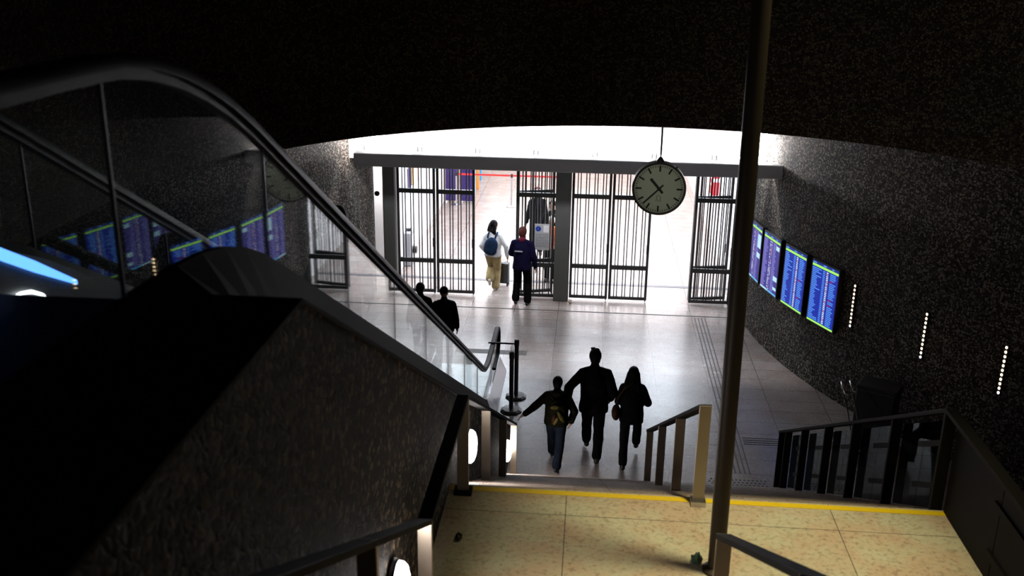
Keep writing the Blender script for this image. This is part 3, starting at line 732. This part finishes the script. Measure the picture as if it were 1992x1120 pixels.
M['c_maroon'] = cloth('maroon_cloth', (.14, .015, .03)); M['c_blue'] = cloth('blue_cloth', (.012, .027, .060))
M['c_tan'] = cloth('tan_leather', (.035, .015, .007), .5)
M['shoe_b'] = mat('black_shoe', (.012, .012, .012), .35); M['shoe_w'] = mat('white_shoe', (.6, .58, .56), .5); M['shoe_t'] = mat('tan_shoe', (.03, .02, .013), .5)
M['eye'] = mat('dark_eye', (.02, .015, .012), .2)
def remesh(b, name, m, parent, vox, it=4, noise=0):
    o = b.build(name, m)
    rm = o.modifiers.new('r', 'REMESH'); rm.mode = 'VOXEL'; rm.voxel_size = vox; rm.use_smooth_shade = True
    sm = o.modifiers.new('s', 'SMOOTH'); sm.factor = .5; sm.iterations = it
    if noise:
        tx = bpy.data.textures.get('folds') or bpy.data.textures.new('folds', 'CLOUDS'); tx.noise_scale = .16
        d = o.modifiers.new('d', 'DISPLACE'); d.texture = tx; d.strength = noise; d.mid_level = .5
    dg = bpy.context.evaluated_depsgraph_get(); dg.update()
    me = bpy.data.meshes.new_from_object(o.evaluated_get(dg)); old = o.data
    o.modifiers.clear(); o.data = me; me.name = name; bpy.data.meshes.remove(old)
    for p in me.polygons: p.use_smooth = True
    if parent: o.parent = parent
    return o
def ik(a, b, l1, l2, bend):
    a, b = Vector(a), Vector(b); d = b-a; D = min(d.length, (l1+l2)*.999); u = d.normalized()
    x = (l1*l1-l2*l2+D*D)/(2*D); h = math.sqrt(max(l1*l1-x*x, 0))
    n = Vector(bend); n = (n-u*n.dot(u)).normalized()
    return a+u*x+n*h, a+u*D
def loft(b, rings, n=18):
    b.rings([[(c[0]+rx*math.cos(2*math.pi*k/n), c[1]+ry*math.sin(2*math.pi*k/n), c[2]) for k in range(n)] for c, rx, ry in rings])
def hand(b, wr, dirv, side, s):
    d = Vector(dirv).normalized(); palm_n = Vector((-side, 0, 0)); palm_n = (palm_n-d*palm_n.dot(d)).normalized()
    w_ = d.cross(palm_n)*1.0                                    # across the palm
    if w_.y < 0: w_ = -w_
    mid = Vector(wr)+d*.05*s
    b.cap(Vector(wr), .026*s, mid, .030*s, 10)
    for k in range(4):
        o = mid+d*.035*s+w_*(.0285-.019*k)*s
        L_ = (.072, .080, .075, .060)[k]*s
        j1 = o+d*L_*.5+palm_n*.006*s; j2 = j1+d*L_*.34+palm_n*.016*s
        b.cap(mid+w_*(.018-.012*k)*s, .013*s, o, .0115*s, 8); b.cap(o, .0115*s, j1, .0105*s, 8); b.cap(j1, .0105*s, j2, .009*s, 8)
    t0 = Vector(wr)+d*.022*s+w_*.022*s; t1 = t0+(w_*.8+d*.6).normalized()*.035*s+palm_n*.006*s; t2 = t1+(w_*.3+d).normalized()*.03*s
    b.cap(t0, .0135*s, t1, .012*s, 8); b.cap(t1, .012*s, t2, .010*s, 8)
def person(loc, yaw, H, label, P, look, group=None):
    """P: ankles la, ra (x, y, z), wrists lw, rw, lean, head yaw hy; look: materials and hair"""
    s = H/1.75; V = lambda p: Vector(p)*s
    lean = P.get('lean', .03); hz = P.get('hip', .925)
    pel = V((0, 0, hz)); nk = V((P.get('sway', 0), lean, hz+.545))
    def at(f): return pel.lerp(nk, f)
    hy = R_(P.get('hy', 0)); hc = nk+V((0, .03, .155))
    hm = Matrix.Rotation(hy, 4, 'Z')
    la, ra = V(P.get('la', (-.10, 0, .085))), V(P.get('ra', (.10, 0, .085)))
    wdt = P.get('w', 1.0)
    lsh, rsh = at(.845)+V((-.168*wdt, 0, 0)), at(.845)+V((.168*wdt, 0, 0))
    lw, rw = V(P.get('lw', (-.27, .05, .85))), V(P.get('rw', (.27, .05, .85)))
    lh, rh = pel+V((-.09, 0, -.02)), pel+V((.09, 0, -.02))
    lk, la = ik(lh, la, .425*s, .42*s, (-.1, 1, 0)); rk, ra = ik(rh, ra, .425*s, .42*s, (.1, 1, 0))
    le, lw = ik(lsh, lw, .29*s, .255*s, P.get('lb', (-.5, -1, 0))); re, rw = ik(rsh, rw, .29*s, .255*s, P.get('rb', (.5, -1, 0)))
    b = MB()
    loft(b, [(pel+V((0, 0, -.07)), .12*s, .095*s), (pel, .158*s, .108*s), (at(.25), .14*s, .098*s), (at(.55), .152*s, .108*s), (at(.8), .168*s, .10*s), (at(.93), .13*s, .08*s), (at(1.0), .06*s, .06*s)])
    b.cap(nk+V((0, -.01, -.04)), .058*s, hc+V((0, -.015, -.06)), .052*s)
    b.sph(hc+V((0, 0, .015)), (.083*s, .102*s, .114*s), 18, hm)
    F = lambda p: hc+hm @ V(p)
    b.cap(F((0, .035, -.055)), .052*s, F((0, .062, -.085)), .032*s)
    b.cap(F((0, .088, .01)), .010*s, F((0, .108, -.022)), .014*s, 8)
    b.cap(F((-.02, .088, -.055)), .008*s, F((.02, .088, -.055)), .008*s, 8)
    for q in (-1, 1):
        b.sph(F((q*.078, -.008, -.005)), (.010*s, .02*s, .032*s), 10, hm)
        b.cap(F((q*.015, .088, .035)), .008*s, F((q*.045, .078, .037)), .008*s, 8)
    for sh, el, wr, sd in ((lsh, le, lw, -1), (rsh, re, rw, 1)):
        b.cap(at(.88), .05*s, sh, .046*s); b.cap(sh, .052*s, el, .040*s); b.cap(el, .040*s, wr, .027*s)
        hd = (wr-el).normalized(); hand(b, wr, hd, sd, s)
    for h_, k_, a_ in ((lh, lk, la), (rh, rk, ra)):
        b.cap(h_, .085*s, k_, .056*s); b.cap(k_, .056*s, k_.lerp(a_, .35)+V((0, -.012, 0)), .056*s); b.cap(k_.lerp(a_, .35)+V((0, -.012, 0)), .056*s, a_, .036*s)
    feet = []
    for a_, sg, k_ in ((la, -1, lk), (ra, 1, rk)):
        pitch = P.get('lp' if sg < 0 else 'rp', 0); out = R_(8)*-sg
        mt = Matrix.Translation(a_) @ Matrix.Rotation(out, 4, 'Z') @ Matrix.Rotation(R_(-pitch), 4, 'X')
        feet.append(mt)
        b.cap(mt @ V((0, -.03, -.035)), .033*s, mt @ V((0, .12, -.05)), .026*s)
    body = remesh(b, 'person', look.get('skin', M['skin']), None, .008, 3)
    body.location = loc; body.rotation_euler = (0, 0, yaw)
    tag(body, label, 'person', group)
    for mt in feet:
        q = MB(); q.cap(mt @ V((0, -.045, -.045)), .040*s, mt @ V((0, .02, -.035)), .044*s); q.cap(mt @ V((0, .02, -.04)), .042*s, mt @ V((0, .14, -.052)), .034*s)
        q.cap(mt @ V((0, -.03, -.04)), .04*s, mt @ V((0, -.01, .02)), .042*s)
        q.cap(mt @ V((0, -.055, -.07)), .018*s, mt @ V((0, .16, -.07)), .018*s)
        remesh(q, 'shoe', look['shoe'], body, .010, 3)
    # trousers
    lw_ = look.get('leg', 1.0); q = MB(); flare = look.get('flare', .062)
    loft(q, [(pel+V((0, 0, -.10)), .13*s, .10*s), (pel+V((0, 0, -.03)), .172*s, .125*s), (pel+V((0, 0, .06)), .168*s, .118*s), (pel+V((0, 0, .12)), .155*s, .110*s)])
    for h_, k_, a_ in ((lh, lk, la), (rh, rk, ra)):
        e_ = k_.lerp(a_, .93)
        q.cap(h_, .098*s*lw_, k_, .075*s*lw_); q.cap(k_, .075*s*lw_, e_, flare*s*lw_)
    remesh(q, 'trousers', look['trousers'], body, .012, 3, .022*s)
    # jacket
    q = MB(); hem = look.get('hem', -.10); jw = look.get('jw', 1.0)
    loft(q, [(pel+V((0, 0, hem)), .190*s*jw, .142*s*jw), (pel+V((0, 0, hem*.4)), .190*s*jw, .145*s*jw), (at(.25), .176*s*jw, .138*s*jw), (at(.55), .184*s*jw, .145*s*jw), (at(.76), .172*s*jw, .130*s), (at(.87), .135*s, .105*s), (at(.96), .088*s, .085*s), (at(1.03), .075*s, .075*s)])
    sl = look.get('sleeve', .95)
    for sh, el, wr in ((lsh, le, lw), (rsh, re, rw)):
        q.cap(at(.94), .070*s, sh, .068*s*jw); q.cap(sh, .068*s*jw, sh.lerp(el, min(1, sl*2)), .062*s*jw)
        if sl > .5: q.cap(el, .062*s*jw, el.lerp(wr, (sl-.5)*2), .048*s*jw)
    if look.get('hood'): q.sph(nk+V((0, -.09, -.01)), (.12*s, .07*s, .08*s), 12)
    if look.get('collar', 1): q.cap(nk+V((0, -.02, -.03)), .078*s, nk+V((0, 0, .03)), .068*s)
    remesh(q, look.get('top_name', 'jacket'), look['jacket'], body, .012, 3, .024*s)
    # hair
    q = MB(); hs = look.get('hair', 'short')
    if hs == 'cap':
        q.sph(F((0, -.008, .045)), (.088*s, .105*s, .092*s), 18, hm)
    else:
        q.sph(F((0, -.014, .03)), (.092*s, .106*s, .112*s), 18, hm)
        q.sph(F((0, -.05, -.02)), (.078*s, .06*s, .08*s), 14, hm)
    if hs == 'tuft':
        q.cap(F((-.02, .01, .12)), .03*s, F((-.055, .02, .13)), .018*s); q.cap(F((.02, -.03, .12)), .035*s, F((.04, -.02, .125)), .02*s)
    if hs == 'long':
        for x in (-.06, -.03, 0, .03, .06):
            q.cap(F((x, -.05, .02)), .05*s, F((x*1.6-.01, -.095, -.14)), .046*s); q.cap(F((x*1.6-.01, -.095, -.14)), .046*s, F((x*2.0-.02+random.uniform(-.01, .01), -.12, -.28+random.uniform(-.03, .02))), .03*s)
    if hs == 'wavy':
        for x in (-.07, -.035, 0, .035, .07):
            q.cap(F((x, -.045, .02)), .046*s, F((x*1.35, -.075, -.12)), .05*s); q.sph(F((x*1.45, -.07, -.17+.03*abs(x)*10)), .045*s, 10)
    if hs == 'bun': q.sph(F((0, -.09, .07)), .05*s, 12)
    remesh(q, 'hair' if hs != 'cap' else 'knit_cap', look['hairm'], body, .009, 3, .008*s)
    if P.get('face'):
        for x in (-.03, .03): MB().sph(F((x, .086, .018)), (.011*s, .006*s, .008*s), 10, hm).build('eye', M['eye'], body)
    return body, dict(at=at, nk=nk, lw=lw, rw=rw, s=s, pel=pel, lsh=lsh, rsh=rsh)
def place(body, o):
    o.location = body.location; o.rotation_euler = body.rotation_euler; return o

# three walkers just off the stairs
man, mi = person((.20, 14.0, 0), R_(2), 1.82, 'person in a long black jacket and dark trousers, tallest of the three walkers',
    dict(la=(-.07, .36, .10), ra=(.07, -.20, .11), rp=14, lp=-8, lw=(-.40, -.10, .93), rw=(.25, .10, .94), lean=.05, hip=.91, w=1.08, lb=(-.6, -.3, .2), rb=(.5, -1, -.2)),
    dict(shoe=M['shoe_t'], trousers=M['c_black'], jacket=M['c_black'], hairm=M['hair_dark'], hair='tuft', hem=-.13, jw=1.14, leg=1.05, flare=.07))
kid, ki = person((-.36, 13.72, 0), R_(-4), 1.47, 'person, a child in dark hooded jacket and jeans with arm stretched out',
    dict(la=(-.09, .33, .10), ra=(.06, -.30, .11), rp=18, lp=-6, lw=(-.62, -.14, .99), rw=(.27, -.02, .90), lean=.06, hip=.90, lb=(-.6, 0, -1), rb=(1, -.7, 0), w=1.05),
    dict(shoe=M['shoe_b'], trousers=M['c_jeans'], jacket=M['c_olive'], hairm=M['hair_dark'], hair='short', hood=1, hem=-.06, jw=1.2, leg=1.12, flare=.075))
girl, gi = person((.78, 13.9, 0), R_(-3), 1.60, 'person with long dark hair in black jacket, the slimmest of the three walkers',
    dict(la=(-.10, -.26, .10), ra=(.11, .36, .20), lp=10, rp=25, lw=(-.06, .24, 1.14), rw=(.10, .24, 1.14), lean=.03, hip=.92, w=.88, lb=(-.5, -.1, -1), rb=(.6, -.1, -1)),
    dict(shoe=M['shoe_b'], trousers=M['c_char'], jacket=M['c_black'], hairm=M['hair_dark'], hair='long', hem=-.14, jw=1.08, leg=1.02, flare=.072))
# the child's backpack, with a shiny gold and red print
M['gold'] = cloth('gold_print', (.075, .062, .015), .4, .7, 16); M['redp'] = cloth('red_print', (.05, .014, .01), .5, .6, 20)
def backpack(name, body, info, size, main, lab, prints=(), dx=0, dz=-.02, tilt=0):
    s = info['s']; r = empty(name, (0, 0, 0), 0, lab, 'backpack'); place(body, r); bags = []
    c = info['at'](.52)+Vector((dx, -.17, dz))*s; w_, d_, h_ = [v*s for v in size]
    rot = Matrix.Rotation(R_(tilt), 4, 'Y')
    q = MB()
    q.sph(c, (w_, d_, h_), 20, rot); q.sph(c+rot @ Vector((0, 0, -h_*.45)), (w_*1.02, d_*1.0, h_*.55), 18, rot); q.sph(c+Vector((0, -d_*.5, -h_*.35)), (w_*.75, d_*.65, h_*.48), 16)
    bag = remesh(q, 'bag', main, r, .012, 4, .01)
    for sd, sh in ((-1, info['lsh']), (1, info['rsh'])):
        p0 = c+Vector((sd*w_*.55, d_*.5, h_*.8)); p1 = sh*.62+info['nk']*.38+Vector((0, -.09, .03))*s; p2 = p1+Vector((0, .13, .0))*s
        MB().tube([p0, (p0+p1)/2+Vector((0, -.02*s, .02*s)), p1, (p1+p2)/2+Vector((0, 0, .02*s)), p2], .022*s, 8).build('strap', main, r, smooth=True)
    for (x, z, a, l, w2, m) in prints:
        q = MB(); q.sph(c+Vector((x*s, -d_*1.08-.005*s+abs(x)*.12*s, z*s)), (w2*s, .03*s, l*s), 12, Matrix.Rotation(R_(a), 4, 'Y')); remesh(q, 'print_patch', m, bag, .01, 2, .02)
    return r
backpack('backpack', kid, ki, (.17, .10, .25), M['c_olive'], 'dark backpack with gold and red print on the walking child',
    ((-.06, .13, 75, .085, .045, M['gold']), (.06, -.05, -28, .13, .042, M['gold']), (-.07, -.10, 12, .11, .035, M['redp']), (-.035, -.14, 28, .09, .035, M['gold'])), .05, -.04, -10)
# shoulder bag of the girl
hb = empty('shoulder_bag', (0, 0, 0), 0, 'tan shoulder bag hanging at the hip of the long-haired walker', 'bag'); place(girl, hb)
q = MB(); q.sph((-.235, -.02, .86), (.07, .12, .13), 16); remesh(q, 'bag', M['c_tan'], hb, .012, 3)
MB().tube([(-.235, -.02, .97), (-.21, -.10, 1.15), (-.12, -.15, 1.32), (.0, -.12, 1.40)], .012, 8).build('strap', M['c_tan'], hb, smooth=True)

# two at the foot of the escalator
person((-2.60, 17.28, 0), R_(8), 1.60, 'person in a dark jacket and cap, seen beyond the sloping escalator handrail',
    dict(hy=-5, lw=(-.26, .10, .88), rw=(.26, .06, .86)), dict(shoe=M['shoe_b'], trousers=M['c_char'], jacket=M['c_black'], hairm=M['c_black'], hair='cap', hem=-.10, jw=1.1))
person((-3.08, 17.45, 0), R_(-5), 1.60, 'person in dark clothes, mostly behind the escalator glass',
    dict(hy=-15), dict(shoe=M['shoe_b'], trousers=M['c_char'], jacket=M['c_black'], hairm=M['hair_dark'], hair='short', hem=-.12, jw=1.1))
# rider on the escalator: stands on the step there
ry = 7.95; k = math.floor((ry-3.6)/.40); stz = 6.17-.2165*k-.215
person((-2.10, ry, stz), R_(4), 1.66, 'person riding down the escalator, only the top of the dark head above the handrail',
    dict(lw=(-.25, .08, .88), rw=(.25, .08, .88), lean=.02, la=(-.09, -.02, .085), ra=(.09, -.02, .085)), dict(shoe=M['shoe_b'], trousers=M['c_black'], jacket=M['c_black'], hairm=M['hair_dark'], hair='short', hem=-.1))
# guard
gd, gdi = person((-1.42, 21.05, 0), R_(-8), 1.78, 'person in navy work clothes with back turned at the barred gate',
    dict(la=(-.13, .02, .085), ra=(.15, -.04, .085), lw=(-.10, .26, 1.02), rw=(.29, .06, .86), lean=.02, hy=-10, w=1.12, lb=(-1, -.5, -.3)),
    dict(shoe=M['shoe_b'], trousers=M['c_black'], jacket=M['c_navy'], hairm=M['hair_brown'], hair='short', hem=-.12, jw=1.08, leg=1.08, flare=.08))
q = MB(); q.cap(gdi['nk']+Vector((0, -.03, .012)), .075, gdi['nk']+Vector((0, 0, .04)), .066); remesh(q, 'shirt_collar', M['c_maroon'], gd, .012, 3)
q = MB(); x = -.11
for k in range(9): q.box((x, -.178, 1.262), (x+.014, -.160, 1.29)); x += .02
o = q.build('back_lettering', mat('grey_print', (.55, .55, .6), .6), gd); o.location = (-.02, .0, .0)
# woman with backpack and suitcase
wm, wi = person((-2.15, 21.95, 0), R_(-8), 1.66, 'person in white jacket and khaki trousers walking through the open gate',
    dict(la=(-.06, -.10, .30), ra=(.06, .02, .085), lp=48, rp=4, lw=(-.22, .12, .95), rw=(.36, -.02, .90), hy=-35, lean=.04, rb=(1, -.5, 0)),
    dict(shoe=M['shoe_w'], trousers=M['c_khaki'], jacket=M['c_white'], hairm=M['hair_dark'], hair='wavy', hem=-.04, jw=1.15, leg=1.22, flare=.085))
backpack('backpack', wm, wi, (.165, .10, .23), M['c_blue'], 'dark blue backpack on the person in the white jacket', (), -.02, -.05, 12)
sc = empty('suitcase', (-1.97, 22.36, 0), R_(-6), 'small dark grey wheeled suitcase pulled by the person in white', 'suitcase')
M['case'] = mat('grey_suitcase', (.05, .052, .056), .45)
MB().box((-.165, -.10, .055), (.165, .10, .56)).build('shell', M['case'], sc, bevel=.035)
b = MB()
for x in (-.12, -.085, .085, .12): b.box((x-.010, -.106, .1), (x+.010, -.098, .52))
b.build('shell_rib', M['case'], sc)
MB().box((-.05, -.110, .07), (.05, -.096, .562)).build('centre_band', M['black'], sc)
for x in (-.14, .14):
    for y in (-.07, .07): MB().cyl((x-.018, y, .03), (x+.018, y, .03), .03, 12).build('wheel', M['black'], sc)
MB().tube([(-.07, 0, .57), (-.07, 0, .62), (.07, 0, .62), (.07, 0, .57)], .011, 8).build('top_handle', M['chrome'], sc)
for x in (-.15, -.09): MB().tube([(x, .04, .57), (x+.0, .0, .93)], .007, 6).build('pull_tube', M['steel_dark'], sc)
MB().box((-.16, -.02, .92), (-.08, .02, .95)).build('pull_grip', M['black'], sc)
# people beyond the folded gate leaf
person((-.83, 22.75, 0), R_(165), 1.62, 'person with white hair and orange top facing the gate from the bright corridor',
    dict(lw=(-.20, .25, 1.05), rw=(.20, .25, 1.0), face=1, hy=20), dict(shoe=M['shoe_b'], trousers=M['c_black'], jacket=M['c_orange'], hairm=M['hair_white'], hair='short', hem=-.02, sleeve=.3, collar=0))
person((-.86, 23.65, 0), R_(175), 1.78, 'person with dark hair standing behind the white-haired person in the corridor',
    dict(face=1), dict(shoe=M['shoe_b'], trousers=M['c_char'], jacket=M['c_black'], hairm=M['hair_dark'], hair='short', hem=-.06))
person((-1.30, 24.9, 0), R_(20), 1.80, 'person in black seen through the folded gate leaf, above the notice',
    dict(hy=30), dict(shoe=M['shoe_b'], trousers=M['c_black'], jacket=M['c_black'], hairm=M['hair_brown'], hair='short', hem=-.1))
